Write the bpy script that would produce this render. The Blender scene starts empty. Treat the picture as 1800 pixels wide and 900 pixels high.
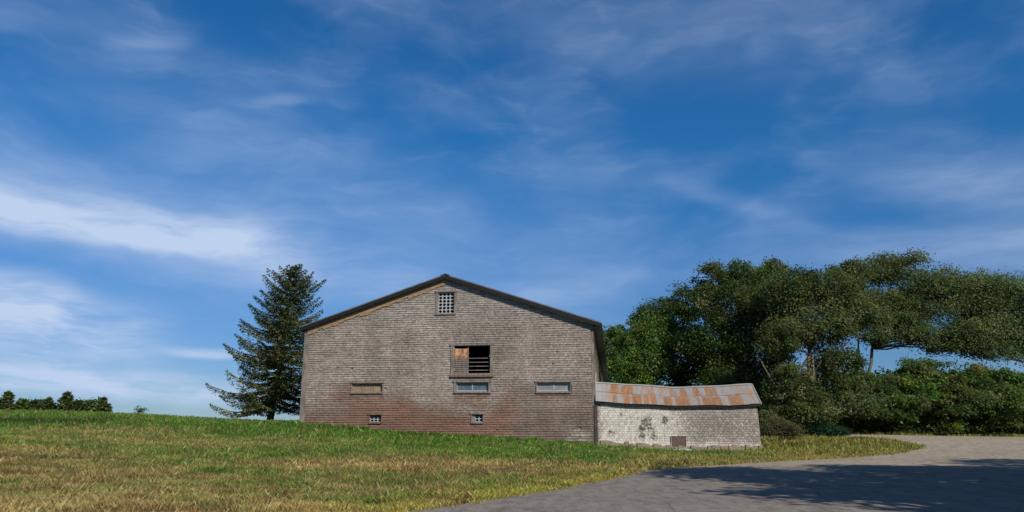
import bpy, math, random
import numpy as np
from mathutils import Vector
random.seed(7); rng = np.random.default_rng(11)
S = bpy.context.scene; COL = S.collection
TH = math.radians(13.3); F = 1300.0; EYE = 1.6
YAW = math.radians(7.68)
EX, EY = math.cos(YAW), -math.sin(YAW)          # along the barn's front, left to right
DX, DY = math.sin(YAW), math.cos(YAW)           # along the barn's depth
L0 = (-13.275, 47.455); BW = 18.37; BL = 52.0   # front left corner, width, length
EAVE = 8.0; RIDGE = 11.08; SR = 9.15

def ray(px, py):
    u = (px-900)/F; v = (450-py)/F; den = math.cos(TH)-v*math.sin(TH)
    return u/den, (math.sin(TH)+v*math.cos(TH))/den
def at(px, py, Y):
    a, b = ray(px, py); return Vector((a*Y, Y, EYE+b*Y))
def fw(s, d, z): return Vector((L0[0]+s*EX+d*DX, L0[1]+s*EY+d*DY, z))   # barn frame -> world

# ---------------------------------------------------------------- noise / terrain
_T = rng.random((256, 256))
def vnoise(x, y):
    x = np.asarray(x, float); y = np.asarray(y, float)
    xi = np.floor(x).astype(int); yi = np.floor(y).astype(int); fx = x-xi; fy = y-yi
    fx = fx*fx*(3-2*fx); fy = fy*fy*(3-2*fy)
    g = lambda a, b: _T[a % 256, b % 256]
    return (g(xi, yi)*(1-fx)+g(xi+1, yi)*fx)*(1-fy)+(g(xi, yi+1)*(1-fx)+g(xi+1, yi+1)*fx)*fy
def fbm(x, y, o=4):
    r = 0; a = .5; t = 0
    for i in range(o): r = r+a*vnoise(x*2**i+17*i, y*2**i+5*i); t += a; a *= .5
    return r/t
def sstep(a, b, x):
    t = np.clip((x-a)/(b-a), 0, 1); return t*t*(3-2*t)

_cp = [(740,900,15.5),(400,900,14.6),(0,900,13.4),(1200,900,15),(1800,900,15),(1600,860,20),(900,872,19.5),(1000,855,23),
 (1130,830,27.5),(1300,815,33),(1480,806,37),(1600,797,40),(1615,785,43),(1480,767,50),(1700,769,50),(1800,770,50),(1338,790,44),
 (1200,792,44.4),(1047,782,45),(780,767,46.2),(527,745,47.4),(640,756,46.9),(900,773,45.7),(1800,820,30),(1500,822,30),
 (0,823,24),(0,775,35),(0,748,45),(0,724,58),(100,724,58),(200,728,57),(300,733,56),(380,738,54),(472,742,53),
 (300,790,33),(600,800,33),(800,805,32),(200,850,21),(600,850,23),(450,765,43)]
_P = [tuple(at(*c)) for c in _cp]
_P += [(0,0,0),(-8,4,0.1),(12,2,0),(30,6,.05),(0,-15,0),(40,25,.25),(50,50,1.1),(30,60,1.35),(15,60,1.4),(50,80,1.5),(0,100,1.2),(-20,75,1.2),
 (-45,85,1.6),(-60,70,2.4),(-80,60,2.8),(-80,100,1.0),(-50,120,.6),(-70,20,.8),(-40,10,.4),(-90,0,.5),(60,0,.1),(70,110,1.5),(-15,60,1.7),(0,60,1.3),
 (-30,8,.3),(80,50,1.1)]
_P = np.array(_P)
def _k(r): return np.where(r > 1e-9, r*r*np.log(r+1e-9), 0)
_n = len(_P); _A = np.zeros((_n+3, _n+3)); _d = np.hypot(_P[:,None,0]-_P[None,:,0], _P[:,None,1]-_P[None,:,1])
_A[:_n,:_n] = _k(_d)+np.eye(_n)*.35; _A[:_n,_n] = 1; _A[:_n,_n+1:] = _P[:,:2]; _A[_n:,:_n] = _A[:_n,_n:].T
_w = np.linalg.solve(_A, np.concatenate([_P[:,2], [0,0,0]]))
def height(x, y):
    x = np.atleast_1d(np.asarray(x, float)); y = np.atleast_1d(np.asarray(y, float)); sh = x.shape
    x = x.ravel(); y = y.ravel(); out = np.empty(len(x))
    for i in range(0, len(x), 20000):
        r = np.hypot(x[i:i+20000,None]-_P[None,:,0], y[i:i+20000,None]-_P[None,:,1])
        out[i:i+20000] = _k(r)@_w[:_n]+_w[_n]+x[i:i+20000]*_w[_n+1]+y[i:i+20000]*_w[_n+2]
    dist = np.hypot(x+5, y-45); f = sstep(85, 170, dist)
    return (np.clip(out, -1, 4)*(1-f)+.8*f).reshape(sh)
def gz(x, y): return float(height([x], [y])[0])

# ---------------------------------------------------------------- object helpers
def tag(o, label=None, cat=None, group=None, kind=None):
    if label: o['label'] = label
    if cat: o['category'] = cat
    if group: o['group'] = group
    if kind: o['kind'] = kind
    return o
def empty(name, loc, *t, **k):
    o = bpy.data.objects.new(name, None); COL.objects.link(o); o.location = loc; o.empty_display_size = .3
    return tag(o, *t, **k)
def link(name, me, mat, parent=None, smooth=False):
    o = bpy.data.objects.new(name, me); COL.objects.link(o)
    if mat: me.materials.append(mat)
    if parent:
        o.parent = parent; root = parent
        off = Vector((0, 0, 0))
        while root: off += root.location; root = root.parent
        me.transform(__import__('mathutils').Matrix.Translation(-off))
    if smooth: me.polygons.foreach_set('use_smooth', [True]*len(me.polygons))
    return o
class MB:
    def __init__(s): s.v = []; s.f = []; s.c = []
    def poly(s, pts, col=None):
        n = len(s.v); s.v += [tuple(p) for p in pts]; s.f.append(tuple(range(n, n+len(pts)))); s.c += [col or (1,1,1)]*len(pts)
    def prism(s, a, b, col=None):   # a, b: matching loops, closed
        n = len(a); k = len(s.v); s.v += [tuple(p) for p in a]+[tuple(p) for p in b]; s.c += [col or (1,1,1)]*(2*n)
        s.f.append(tuple(range(k, k+n))[::-1]); s.f.append(tuple(range(k+n, k+2*n)))
        for i in range(n): j = (i+1) % n; s.f.append((k+i, k+j, k+n+j, k+n+i))
    def box(s, s0, s1, d0, d1, z0, z1, col=None, X=fw):   # in barn frame
        s.prism([X(s0,d0,z0), X(s1,d0,z0), X(s1,d1,z0), X(s0,d1,z0)], [X(s0,d0,z1), X(s1,d0,z1), X(s1,d1,z1), X(s0,d1,z1)], col)
    def tube(s, pts, rad, n=8, col=None):
        pts = [Vector(p) for p in pts]; k = len(s.v)
        for i, p in enumerate(pts):
            t = (pts[min(i+1, len(pts)-1)]-pts[max(i-1, 0)]).normalized()
            a = t.orthogonal().normalized() if i == 0 else (a - t*a.dot(t)).normalized(); b = t.cross(a)
            for j in range(n):
                w = 2*math.pi*j/n; s.v.append(tuple(p+(a*math.cos(w)+b*math.sin(w))*rad[i])); s.c.append(col or (1,1,1))
        for i in range(len(pts)-1):
            for j in range(n):
                m = (j+1) % n; s.f.append((k+i*n+j, k+i*n+m, k+(i+1)*n+m, k+(i+1)*n+j))
        s.f.append(tuple(range(k, k+n))[::-1]); e = k+(len(pts)-1)*n; s.f.append(tuple(range(e, e+n)))
    def build(s, name, mat, parent=None, smooth=False):
        me = bpy.data.meshes.new(name); me.from_pydata(s.v, [], s.f); me.update()
        at_ = me.attributes.new('Col', 'FLOAT_COLOR', 'POINT')
        at_.data.foreach_set('color', np.c_[np.array(s.c, float), np.ones(len(s.c))].ravel())
        return link(name, me, mat, parent, smooth)
def npmesh(name, V, Fc, C):
    """V (n,3), Fc (m,k) same-size faces, C (n,3)"""
    me = bpy.data.meshes.new(name); m, k = Fc.shape
    me.vertices.add(len(V)); me.vertices.foreach_set('co', V.astype(np.float32).ravel())
    me.loops.add(m*k); me.loops.foreach_set('vertex_index', Fc.astype(np.int32).ravel())
    me.polygons.add(m); me.polygons.foreach_set('loop_start', np.arange(0, m*k, k, dtype=np.int32))
    me.update(calc_edges=True)
    a = me.attributes.new('Col', 'FLOAT_COLOR', 'POINT'); a.data.foreach_set('color', np.c_[C, np.ones(len(C))].astype(np.float32).ravel())
    return me

# ---------------------------------------------------------------- materials
class NT:
    def __init__(s, tree): s.t = tree; s.n = tree.nodes; s.l = tree.links
    def node(s, typ, **k):
        n = s.n.new(typ)
        for a, b in k.items(): setattr(n, a, b)
        return n
    def put(s, inp, v):
        if isinstance(v, bpy.types.NodeSocket): s.l.new(v, inp)
        else: inp.default_value = v
    def m(s, op, a, b=0., c=0., clamp=False):
        n = s.node('ShaderNodeMath', operation=op, use_clamp=clamp)
        s.put(n.inputs[0], a); s.put(n.inputs[1], b); s.put(n.inputs[2], c); return n.outputs[0]
    def noise(s, vec, scale, detail=4, rough=.55, dist=0., out=0):
        n = s.node('ShaderNodeTexNoise'); s.put(n.inputs['Vector'], vec); s.put(n.inputs['Scale'], scale)
        s.put(n.inputs['Detail'], detail); s.put(n.inputs['Roughness'], rough); s.put(n.inputs['Distortion'], dist); return n.outputs[out]
    def ramp(s, f, a, b, lo=0., hi=1.):
        n = s.node('ShaderNodeMapRange', interpolation_type='SMOOTHSTEP'); s.put(n.inputs[0], f)
        s.put(n.inputs[1], a); s.put(n.inputs[2], b); s.put(n.inputs[3], lo); s.put(n.inputs[4], hi); return n.outputs[0]
    def mix(s, f, a, b, mode='MIX'):
        n = s.node('ShaderNodeMix', data_type='RGBA', blend_type=mode); s.put(n.inputs[0], f)
        s.put(n.inputs[6], a if isinstance(a, bpy.types.NodeSocket) else (*a, 1)); s.put(n.inputs[7], b if isinstance(b, bpy.types.NodeSocket) else (*b, 1)); return n.outputs[2]
    def scalev(s, vec, sc, loc=(0,0,0), rot=(0,0,0)):
        n = s.node('ShaderNodeMapping'); s.put(n.inputs[0], vec); n.inputs['Scale'].default_value = sc; n.inputs['Location'].default_value = loc; n.inputs['Rotation'].default_value = rot; return n.outputs[0]
def material(name, fn, rough=.85, spec=.3, metal=0.):
    m = bpy.data.materials.new(name); m.use_nodes = True; t = NT(m.node_tree)
    b = m.node_tree.nodes['Principled BSDF']; b.inputs['Roughness'].default_value = rough
    b.inputs['Specular IOR Level'].default_value = spec; b.inputs['Metallic'].default_value = metal
    co = t.node('ShaderNodeTexCoord').outputs['Object']
    fn(t, b, co); return m
def bump(t, b, h, strength=.4, dist=.02):
    n = t.node('ShaderNodeBump'); t.put(n.inputs['Height'], h); n.inputs['Strength'].default_value = strength; n.inputs['Distance'].default_value = dist
    t.l.new(n.outputs[0], b.inputs['Normal'])
def attr(t): 
    n = t.node('ShaderNodeAttribute', attribute_name='Col'); return n.outputs['Color']
def bary(t, co):     # rotate object coords into the barn's frame
    return t.scalev(co, (1,1,1), rot=(0,0,YAW))
def simple(name, col, rough=.8, spec=.3, var=.25, sc=6., metal=0., stretch=(1,1,1), bmp=.2):
    def fn(t, b, co):
        v = t.scalev(co, stretch); n = t.noise(v, sc, 6, .6)
        f = t.ramp(n, .25, .75, 1-var, 1+var)
        c = t.mix(1., (col), (1,1,1), 'MULTIPLY'); h = t.node('ShaderNodeVectorMath', operation='SCALE'); t.put(h.inputs[0], c); t.put(h.inputs['Scale'], f)
        t.put(b.inputs['Base Color'], h.outputs[0]); bump(t, b, n, bmp, .01)
    return material(name, fn, rough, spec, metal)
def vc(name, var=.3, sc=9., rough=.85, spec=.25, stretch=(1,1,1), bmp=.3, metal=0.):
    def fn(t, b, co):
        n = t.noise(t.scalev(bary(t, co), stretch), sc, 6, .65)
        h = t.node('ShaderNodeVectorMath', operation='SCALE'); t.put(h.inputs[0], attr(t)); t.put(h.inputs['Scale'], t.ramp(n, .25, .75, 1-var, 1+var))
        t.put(b.inputs['Base Color'], h.outputs[0]); bump(t, b, n, bmp, .01)
    return material(name, fn, rough, spec, metal)
def leafmat(name, trans=.3, rough=.6):
    m = bpy.data.materials.new(name); m.use_nodes = True; t = NT(m.node_tree); b = m.node_tree.nodes['Principled BSDF']
    c = attr(t); t.put(b.inputs['Base Color'], c); b.inputs['Roughness'].default_value = rough; b.inputs['Specular IOR Level'].default_value = .12
    tr = t.node('ShaderNodeBsdfTranslucent'); t.put(tr.inputs[0], t.mix(1., c, (1.2, 1.3, .7), 'MULTIPLY'))
    mx = t.node('ShaderNodeMixShader'); mx.inputs[0].default_value = trans
    t.l.new(b.outputs[0], mx.inputs[1]); t.l.new(tr.outputs[0], mx.inputs[2]); t.l.new(mx.outputs[0], m.node_tree.nodes['Material Output'].inputs[0]); return m

M = {}
M['shingle'] = vc('weathered shingles', .3, 5., .9, .15, (5, 5, 1), .3)
M['leaf'] = leafmat('leaves', .38)
M['needle'] = leafmat('needles', .12)
M['grassblade'] = leafmat('grass blades', .3)
M['bark'] = simple('bark', (.14,.115,.09), .95, .1, .45, 4, stretch=(1,1,.3), bmp=.8)
M['palebark'] = simple('pale bark', (.22,.195,.15), .95, .1, .4, 4, stretch=(1,1,.3), bmp=.6)
M['black'] = simple('black painted trim', (.012,.011,.011), .6, .3, .3)
M['roofmetal'] = simple('grey metal roofing', (.13,.145,.165), .5, .4, .3, 2)
M['bare'] = simple('bare tan wood', (.29,.19,.115), .85, .2, .45, 3, stretch=(1,1,6))
M['greywood'] = simple('grey weathered wood', (.2,.175,.155), .9, .15, .4, 5, stretch=(1,1,.3))
M['palewood'] = simple('pale weathered board', (.42,.38,.33), .9, .15, .3, 5, stretch=(1,1,.3))
M['brownwood'] = simple('dark brown board', (.085,.06,.045), .9, .15, .35, 5)
M['sill'] = simple('worn brown sill', (.17,.115,.08), .9, .15, .5, 8)
M['white'] = simple('chalky white paint', (.36,.375,.40), .7, .3, .18, 14)
M['ply'] = simple('water-stained plywood', (.40,.215,.12), .8, .2, .7, 3)
M['inside'] = simple('dark barn interior', (.02,.018,.016), .95, .05, .2)
M['bluepane'] = simple('sky-tinted blue-grey glass', (.085,.125,.17), .35, .5, .35, 3)  # reflected sky is put into the pane colour
M['greypane'] = simple('sky-tinted grey glass', (.22,.24,.235), .4, .5, .25, 2)  # milky grey of the sky reflection, held in the base colour
M['tanboard'] = simple('tan boarding', (.25,.19,.13), .85, .2, .35, 3)
M['hatch'] = simple('brown plywood hatch', (.125,.082,.072), .85, .2, .2, 5)
M['stone'] = simple('pale stone', (.4,.39,.37), .95, .1, .3, 5, bmp=.6)
def f_concrete(t, b, co):
    n = t.noise(co, 3, 8, .65); c = t.mix(n, (.12,.085,.055), (.38,.32,.25)); t.put(b.inputs['Base Color'], c); bump(t, b, n, .7, .05)
M['footing'] = material('crumbling footing', f_concrete, .95, .1)

# ---------------------------------------------------------------- ground, road, drive
def ground_col(x, y):
    """albedo of turf as a function of place"""
    n1 = fbm(x*.16, y*.16, 4); n2 = fbm(x*.7+40, y*.7, 3); n3 = fbm(x*.05+9, y*.09+3, 3)
    base = sstep(36, 22+0*x, y+.22*x*1.0+ (n3-.5)*26)      # tan, dry near part of the field
    tan = np.clip(base*.78-.12*(1-base)+(n1-.5)*2.4*(.06+.94*base)+(n2-.5)*1.2*(.15+.85*base), 0, 1)
    edge = np.clip(1-np.abs(roadedge(y)-x)/3.2, 0, 1)*sstep(34, 22, y)
    g1 = np.array([.125,.235,.036]); g2 = np.array([.075,.165,.03]); tn = np.array([.365,.29,.115])*(.8+.4*fbm(x*.45+70, y*.45, 3))[..., None]; yg = np.array([.40,.37,.07])
    c = g2+(g1-g2)*n2[..., None]*1.2
    c = c*(1-tan[..., None])+tn*tan[..., None]
    c = c*(1-edge[..., None]*.85)+yg*edge[..., None]*.85
    # tongue beside the drive is yellowish
    tg = sstep(11, 15, x)*sstep(33, 36, y)
    c = c*(1-tg[..., None]*.7)+np.array([.30,.27,.07])*tg[..., None]*.7
    # grassy strip just before the shed is drier towards the road
    dr = sstep(4, 7, x)*sstep(41.5, 38, y)*sstep(26, 29, y)
    c = c*(1-dr[..., None]*.6)+np.array([.36,.29,.10])*dr[..., None]*.6
    # darker green strip on the left rise, two smaller patches nearer
    dkgreen = np.exp(-((y-47.5-.1*(x+34))/2.0)**2)*sstep(-22, -29, x)
    dkgreen = np.clip(dkgreen+np.exp(-((y-27.5)/1.0)**2-((x+17)/3.0)**2)+.8*np.exp(-((y-22.5)/.8)**2-((x+15.5)/2)**2), 0, 1)*.9
    return c*(1-dkgreen[..., None])+np.array([.03,.062,.015])*dkgreen[..., None]

# boundary of the asphalt/gravel, world metres (front to back along the grass edge)
_edge_px = [(560,940,12.0),(740,900,15.6),(870,878,18.3),(1000,855,22.7),(1075,840,25.5),(1130,829,27.8),(1200,823,29.8),(1300,815,33),(1400,809.5,35.5),(1480,805,37.3),(1580,797,40),(1612,790,42),(1616,785,43.2),(1590,779,45.5),(1540,773,48),(1480,769,49.7)]
EDGE = [(-6, -20), (-5.5, 0)]+[tuple(at(*p)[:2]) for p in _edge_px]
_ey = np.array([p[1] for p in EDGE]); _ex = np.array([p[0] for p in EDGE])
def roadedge(y): return np.interp(y, _ey[:8], _ex[:8])
_w1 = [(p[0]+.28*math.sin(i*2.3), p[1]) for i, p in enumerate(EDGE)]
def dens(poly, step=.9):
    out = []
    for (a, b), (c, d) in zip(poly, poly[1:]):
        n = max(1, int(math.hypot(c-a, d-b)/step)) if abs(b) < 60 else 1
        for i in range(n): t = i/n; out.append((a+(c-a)*t, b+(d-b)*t))
    return out+[poly[-1]]
edge_f = [(x+.22*(float(vnoise(x*.9+3, y*.9))-.5)*2, y+.1*(float(vnoise(x*.9, y*.9+8))-.5)*2) for x, y in dens(EDGE)]
PAVED = edge_f+[(18.5, 50.6), (16, 52), (17, 53.3), (26, 52.3), (40, 51.6), (75, 50.5), (75, -20)]
SPLIT = [(9.6, 30.6), (12, 30.7), (15, 30.1), (18, 30.0), (21, 29.7), (25, 29.9), (40, 29.5), (75, 29)]
def clip(poly, inside, cut):
    out = []
    for i in range(len(poly)):
        a = poly[i-1]; b = poly[i]; ia = inside(a); ib = inside(b)
        if ib:
            if not ia: out.append(cut(a, b))
            out.append(b)
        elif ia: out.append(cut(a, b))
    return out
def clipbox(poly, x0, x1, y0, y1):
    for ax, v, sg in ((0, x0, 1), (0, x1, -1), (1, y0, 1), (1, y1, -1)):
        if not poly: return poly
        poly = clip(poly, lambda p: (p[ax]-v)*sg >= 0, lambda a, b: tuple(a[i]+(b[i]-a[i])*(v-a[ax])/(b[ax]-a[ax]) for i in range(2)))
    return poly
def inpoly(x, y, poly):
    P = np.array(poly); r = np.zeros(x.shape, bool); j = len(P)-1
    for i in range(len(P)):
        xi, yi = P[i]; xj, yj = P[j]
        if yi != yj: r ^= ((yi > y) != (yj > y)) & (x < (xj-xi)*(y-yi)/(yj-yi)+xi)
        j = i
    return r
def grid_lines(lo, hi, step, far):
    a = list(np.arange(lo, hi+1e-6, step)); g = step; v = hi
    while v < far: g *= 1.35; v += g; a.append(v)
    g = step; v = lo
    while v > -far: g *= 1.35; v -= g; a.insert(0, v)
    return np.array(a)
GX = grid_lines(-70, 75, 1.0, 3000); GY = grid_lines(-20, 110, 1.0, 3000)
XX, YY = np.meshgrid(GX, GY); ZZ = height(XX, YY)
V = np.c_[XX.ravel(), YY.ravel(), ZZ.ravel()]; nx = len(GX); ny = len(GY)
ii = (np.arange(ny-1)[:, None]*nx+np.arange(nx-1)[None]).ravel()
Fq = np.c_[ii, ii+1, ii+nx+1, ii+nx]
def f_ground(t, b, co):
    n = t.noise(co, 3.5, 8, .7); n2 = t.noise(co, .6, 5, .6)
    h = t.node('ShaderNodeVectorMath', operation='SCALE'); t.put(h.inputs[0], attr(t)); t.put(h.inputs['Scale'], t.m('MULTIPLY', t.ramp(n, .2, .8, .45, 1.1), t.ramp(n2, .3, .7, .8, 1.15)))
    t.put(b.inputs['Base Color'], h.outputs[0]); bump(t, b, n, .8, .12)
me = npmesh('ground', V, Fq, ground_col(XX.ravel(), YY.ravel())*.55)
link('ground', me, material('turf soil', f_ground, .95, .1), None, True).update_tag()
tag(bpy.data.objects['ground'], kind='structure')

def drape(name, poly, mat, dz):
    mb = MB(); xs = [p[0] for p in poly]; ys = [p[1] for p in poly]
    gx = GX[(GX > min(xs)-2) & (GX < max(xs)+2)]; gy = GY[(GY > min(ys)-2) & (GY < max(ys)+2)]
    for y0, y1 in zip(gy, gy[1:]):
        row = clip(list(poly), lambda p: p[1] >= y0, lambda a, b: (a[0]+(b[0]-a[0])*(y0-a[1])/(b[1]-a[1]), y0))
        row = clip(row, lambda p: p[1] <= y1, lambda a, b: (a[0]+(b[0]-a[0])*(y1-a[1])/(b[1]-a[1]), y1)) if row else row
        if not row: continue
        for x0, x1 in zip(gx, gx[1:]):
            q = clipbox(row, x0, x1, y0-1, y1+1)
            if len(q) < 3: continue
            area = sum(q[i-1][0]*q[i][1]-q[i][0]*q[i-1][1] for i in range(len(q)))/2
            if abs(area) < 1e-4: continue
            if area < 0: q = q[::-1]
            z = []
            for (x, y) in q:   # bilinear, exactly as the ground sheet
                i = min(max(np.searchsorted(GX, x)-1, 0), nx-2); j = min(max(np.searchsorted(GY, y)-1, 0), ny-2)
                fx = (x-GX[i])/(GX[i+1]-GX[i]); fy = (y-GY[j])/(GY[j+1]-GY[j])
                z.append((ZZ[j,i]*(1-fx)+ZZ[j,i+1]*fx)*(1-fy)+(ZZ[j+1,i]*(1-fx)+ZZ[j+1,i+1]*fx)*fy+dz)
            mb.poly([(p[0], p[1], zz) for p, zz in zip(q, z)])
    return tag(mb.build(name, mat), kind='structure')
def f_gravel(t, b, co):
    n = t.noise(t.scalev(co, (1,.4,1)), 4.5, 9, .85); n2 = t.noise(co, .45, 5, .6); n3 = t.noise(t.scalev(co, (.4,1.6,1)), .8, 4, .6)
    c = t.mix(t.ramp(n, .3, .7), (.165,.138,.108), (.43,.38,.31)); c = t.mix(t.ramp(n2, .45, .75, 0, .55), c, (.2,.165,.13)); c = t.mix(t.ramp(n3, .55, .8, 0, .4), c, (.47,.45,.41))
    t.put(b.inputs['Base Color'], c); bump(t, b, n, .6, .03)
def f_asphalt(t, b, co):
    n = t.noise(co, 11, 8, .85); n2 = t.noise(co, .5, 5, .6); n3 = t.noise(t.scalev(co, (.25,2.2,1), rot=(0,0,.15)), .8, 5, .6)
    c = t.mix(t.ramp(n, .3, .72), (.075,.066,.058), (.27,.24,.212)); c = t.mix(t.ramp(n2, .4, .7, 0, .5), c, (.11,.095,.085)); c = t.mix(t.ramp(t.noise(t.scalev(co, (1,.35,1)), 3.2, 8, .8), .38, .62, 0, .7), c, (.285,.255,.225)); c = t.mix(t.ramp(n3, .52, .75, 0, .45), c, (.25,.22,.19))
    vo = t.node('ShaderNodeTexVoronoi', feature='DISTANCE_TO_EDGE'); t.put(vo.inputs['Vector'], t.mix(.12, co, t.noise(co, 1.2, 3, .5, out=1))); vo.inputs['Scale'].default_value = .3
    c = t.mix(t.ramp(vo.outputs[0], .0, .009, .35, 0), c, (.03,.03,.03))
    t.put(b.inputs['Base Color'], c); bump(t, b, n, .5, .015)
drape('gravel_drive', PAVED, material('pale gravel', f_gravel, .95, .1), .012)
k = min(range(len(edge_f)), key=lambda i: abs(edge_f[i][1]-29.6)+ (0 if edge_f[i][0] > 4 else 50))
ASPH = edge_f[:k]+[(x, y+.3*(float(vnoise(x*.6, 3))-.5)) for x, y in dens(SPLIT, 1.2)]+[(75, -20)]
drape('asphalt_road', ASPH, material('worn asphalt', f_asphalt, .9, .2), .03)

# ---------------------------------------------------------------- barn
def strips(outline_top, z0fn, s0, s1, holes):
    """(s range, z range) quads of a front wall with openings left free; top follows outline_top(s)"""
    br = sorted(set([s0, s1, SR if s0 < SR < s1 else s0]+[h[0] for h in holes]+[h[1] for h in holes]))
    for a, b in zip(br, br[1:]):
        if b-a < 1e-4: continue
        m = (a+b)/2; hs = sorted([h for h in holes if h[0] < m < h[1]], key=lambda h: h[2]); z = None
        for h in hs:
            yield a, b, (z0fn(a), z0fn(b)) if z is None else (z, z), (h[2], h[2]); z = h[3]
        yield a, b, (z0fn(a), z0fn(b)) if z is None else (z, z), (outline_top(a), outline_top(b))
def top(s): return EAVE+(RIDGE-EAVE)*(s/SR if s < SR else (BW-s)/(BW-SR))
HOLES = dict(vent=(8.66,9.72,8.8,10.16), loft=(9.76,12.04,5.02,6.76), mid=(9.93,11.95,3.93,4.5), right=(14.9,16.93,3.9,4.46), left=(3.26,5.26,3.95,4.5), lowl=(4.5,5.26,2.12,2.56), lowr=(10.93,11.63,2.12,2.58))
HL = list(HOLES.values())
barn = empty('barn', fw(BW/2, 0, 1.2), 'large grey shingled barn with a low gable roof and an open loft window', 'barn')
gb = lambda s: .3
w = MB()
for a, b, z0, z1 in strips(top, gb, 0, BW, HL):
    w.prism([fw(a, .03, z0[0]), fw(b, .03, z0[1]), fw(b, .25, z0[1]), fw(a, .25, z0[0])], [fw(a, .03, z1[0]), fw(b, .03, z1[1]), fw(b, .25, z1[1]), fw(a, .25, z1[0])])
front = w.build('front_wall', M['greywood'], barn)
# shingle courses
def shingle_col(s, z, r):
    n = float(fbm(s*.35+3, z*.5, 3)); n2 = float(fbm(s*1.3+30, z*1.6+9, 2)); n3 = float(fbm(s*.9+80, z*.16, 2))
    base = np.array([.27,.232,.202])*(.8+.42*n3)*(.86+.28*n2)
    g = np.array([.285,.27,.245])
    base = base+(g-base)*float(sstep(7.5, 9.5, z))*.5
    red = float(sstep(4.5+(n-.5)*3+(n2-.5)*1.6, 2.2+(n-.5)*3+(n2-.5)*1.6, z))*(.75+.25*r)
    rc = np.array([.175,.095,.068])*(.75+.5*n2); brn = np.array([.165,.128,.105])*(.75+.5*n2)
    k = float(sstep(12.5, 14.5, s)); k2 = float(sstep(3.5, 1.5, s))*.5
    c = base*(1-red)+(rc*(1-max(k, k2))+brn*max(k, k2))*red
    below = 0
    for (a, b, z0, z1), st in ((HOLES['left'], .7), (HOLES['right'], .6), (HOLES['mid'], .8)):
        if a-.1 < s < b+.1 and z0-1.0 < z < z0: below = max(below, st*(1-(z0-z)/1.0))
    c = c*(1-below)+np.array([.17,.095,.062])*below
    pk = .45*n2*math.exp(-((s-15.8)/1.5)**2-((z-3.3)/.35)**2); c = c*(1-pk)+np.array([.42,.4,.37])*pk      # pale splashes
    pk = .9*max(0, n2-.3)*math.exp(-((s-17.3)/.8)**2-((z-1.6)/.6)**2)*(.4+r); c = c*(1-pk)+np.array([.5,.47,.43])*pk
    return tuple(np.clip(c*(.76+.42*r)*(.86+.3*float(vnoise(z*7.14, s*.6))), 0, 1))
def add_shingles(mb, s0, s1, z0, topf, holes, X, colf, exp=.14, out=0., keep=lambda s, z: True, rake=None):
    zc = z0; row = 0
    zmax = max(topf(s0), topf(s1), topf(min(max(SR, s0), s1)))
    while zc < zmax:
        s = s0-random.random()*.1; zj = 0
        while s < s1:
            wd = random.uniform(.08, .17); a = max(s, s0)+.002; b = min(s+wd, s1)-.002; s += wd
            if b-a < .02: continue
            za = zc+random.uniform(-.009, .009)+.02*math.sin(s*.7+zc)*.4; zb = zc+exp+.02; m = (a+b)/2; mz = zc+exp/2
            if not keep(m, mz): continue
            poly = [(a, za), (b, za), (b, zb), (a, zb)]
            if rake is not None:
                for fn in rake:   # keep fn(p) >= 0
                    if poly: poly = clip(poly, lambda p: fn(p) >= 0, lambda p, q: tuple(p[i]+(q[i]-p[i])*fn(p)/(fn(p)-fn(q)) for i in range(2)))
            polys = [poly]
            for h in holes:
                nn = []
                for pl in polys:
                    if not pl: continue
                    if h[0] < m < h[1] and za < h[3] and zb > h[2]:
                        if za < h[2]: nn.append(clip(pl, lambda p: p[1] <= h[2], lambda p, q: tuple(p[i]+(q[i]-p[i])*(h[2]-p[1])/(q[1]-p[1]) for i in range(2))))
                        if zb > h[3]: nn.append(clip(pl, lambda p: p[1] >= h[3], lambda p, q: tuple(p[i]+(q[i]-p[i])*(h[3]-p[1])/(q[1]-p[1]) for i in range(2))))
                    else: nn.append(pl)
                polys = nn
            r = random.random(); t = random.uniform(.032, .056); c = colf(m, mz, r)
            if random.random() < .0007: continue
            for pl in polys:
                if not pl or len(pl) < 3: continue
                zlo = min(p[1] for p in pl)
                D = lambda z: -(out+.004+t*(1-(z-za)/(zb-za)))     # thick at the butt
                fr = [X(p[0], D(p[1]), p[1]) for p in pl]
                mb.poly(fr, c)
                lo = [p for p in pl if p[1] < zlo+.003]
                if len(lo) >= 2:
                    l0 = min(lo); l1 = max(lo)
                    mb.poly([X(l0[0], 0, zlo), X(l1[0], 0, zlo), X(l1[0], D(zlo), zlo), X(l0[0], D(zlo), zlo)], c)
                    zt = max(p[1] for p in pl)
                    mb.poly([X(l0[0], 0, zlo), X(l0[0], D(zlo), zlo), X(l0[0], D(zt), zt)], c); mb.poly([X(l1[0], D(zlo), zlo), X(l1[0], 0, zlo), X(l1[0], D(zt), zt)], c)
        zc += exp; row += 1
HF = [(a-.02, b+.02, c-.02, d+.02) for a, b, c, d in HL]
sh = MB()
rakes = [lambda p: (EAVE+(RIDGE-EAVE)*p[0]/SR)-p[1]-.03, lambda p: (EAVE+(RIDGE-EAVE)*(BW-p[0])/(BW-SR))-p[1]-.03]
add_shingles(sh, .3, BW-.12, .45, top, HF, fw, shingle_col, rake=rakes)
# insert: shingles sit on the front wall
so = sh.build('shingles', M['shingle'], front)
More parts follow.
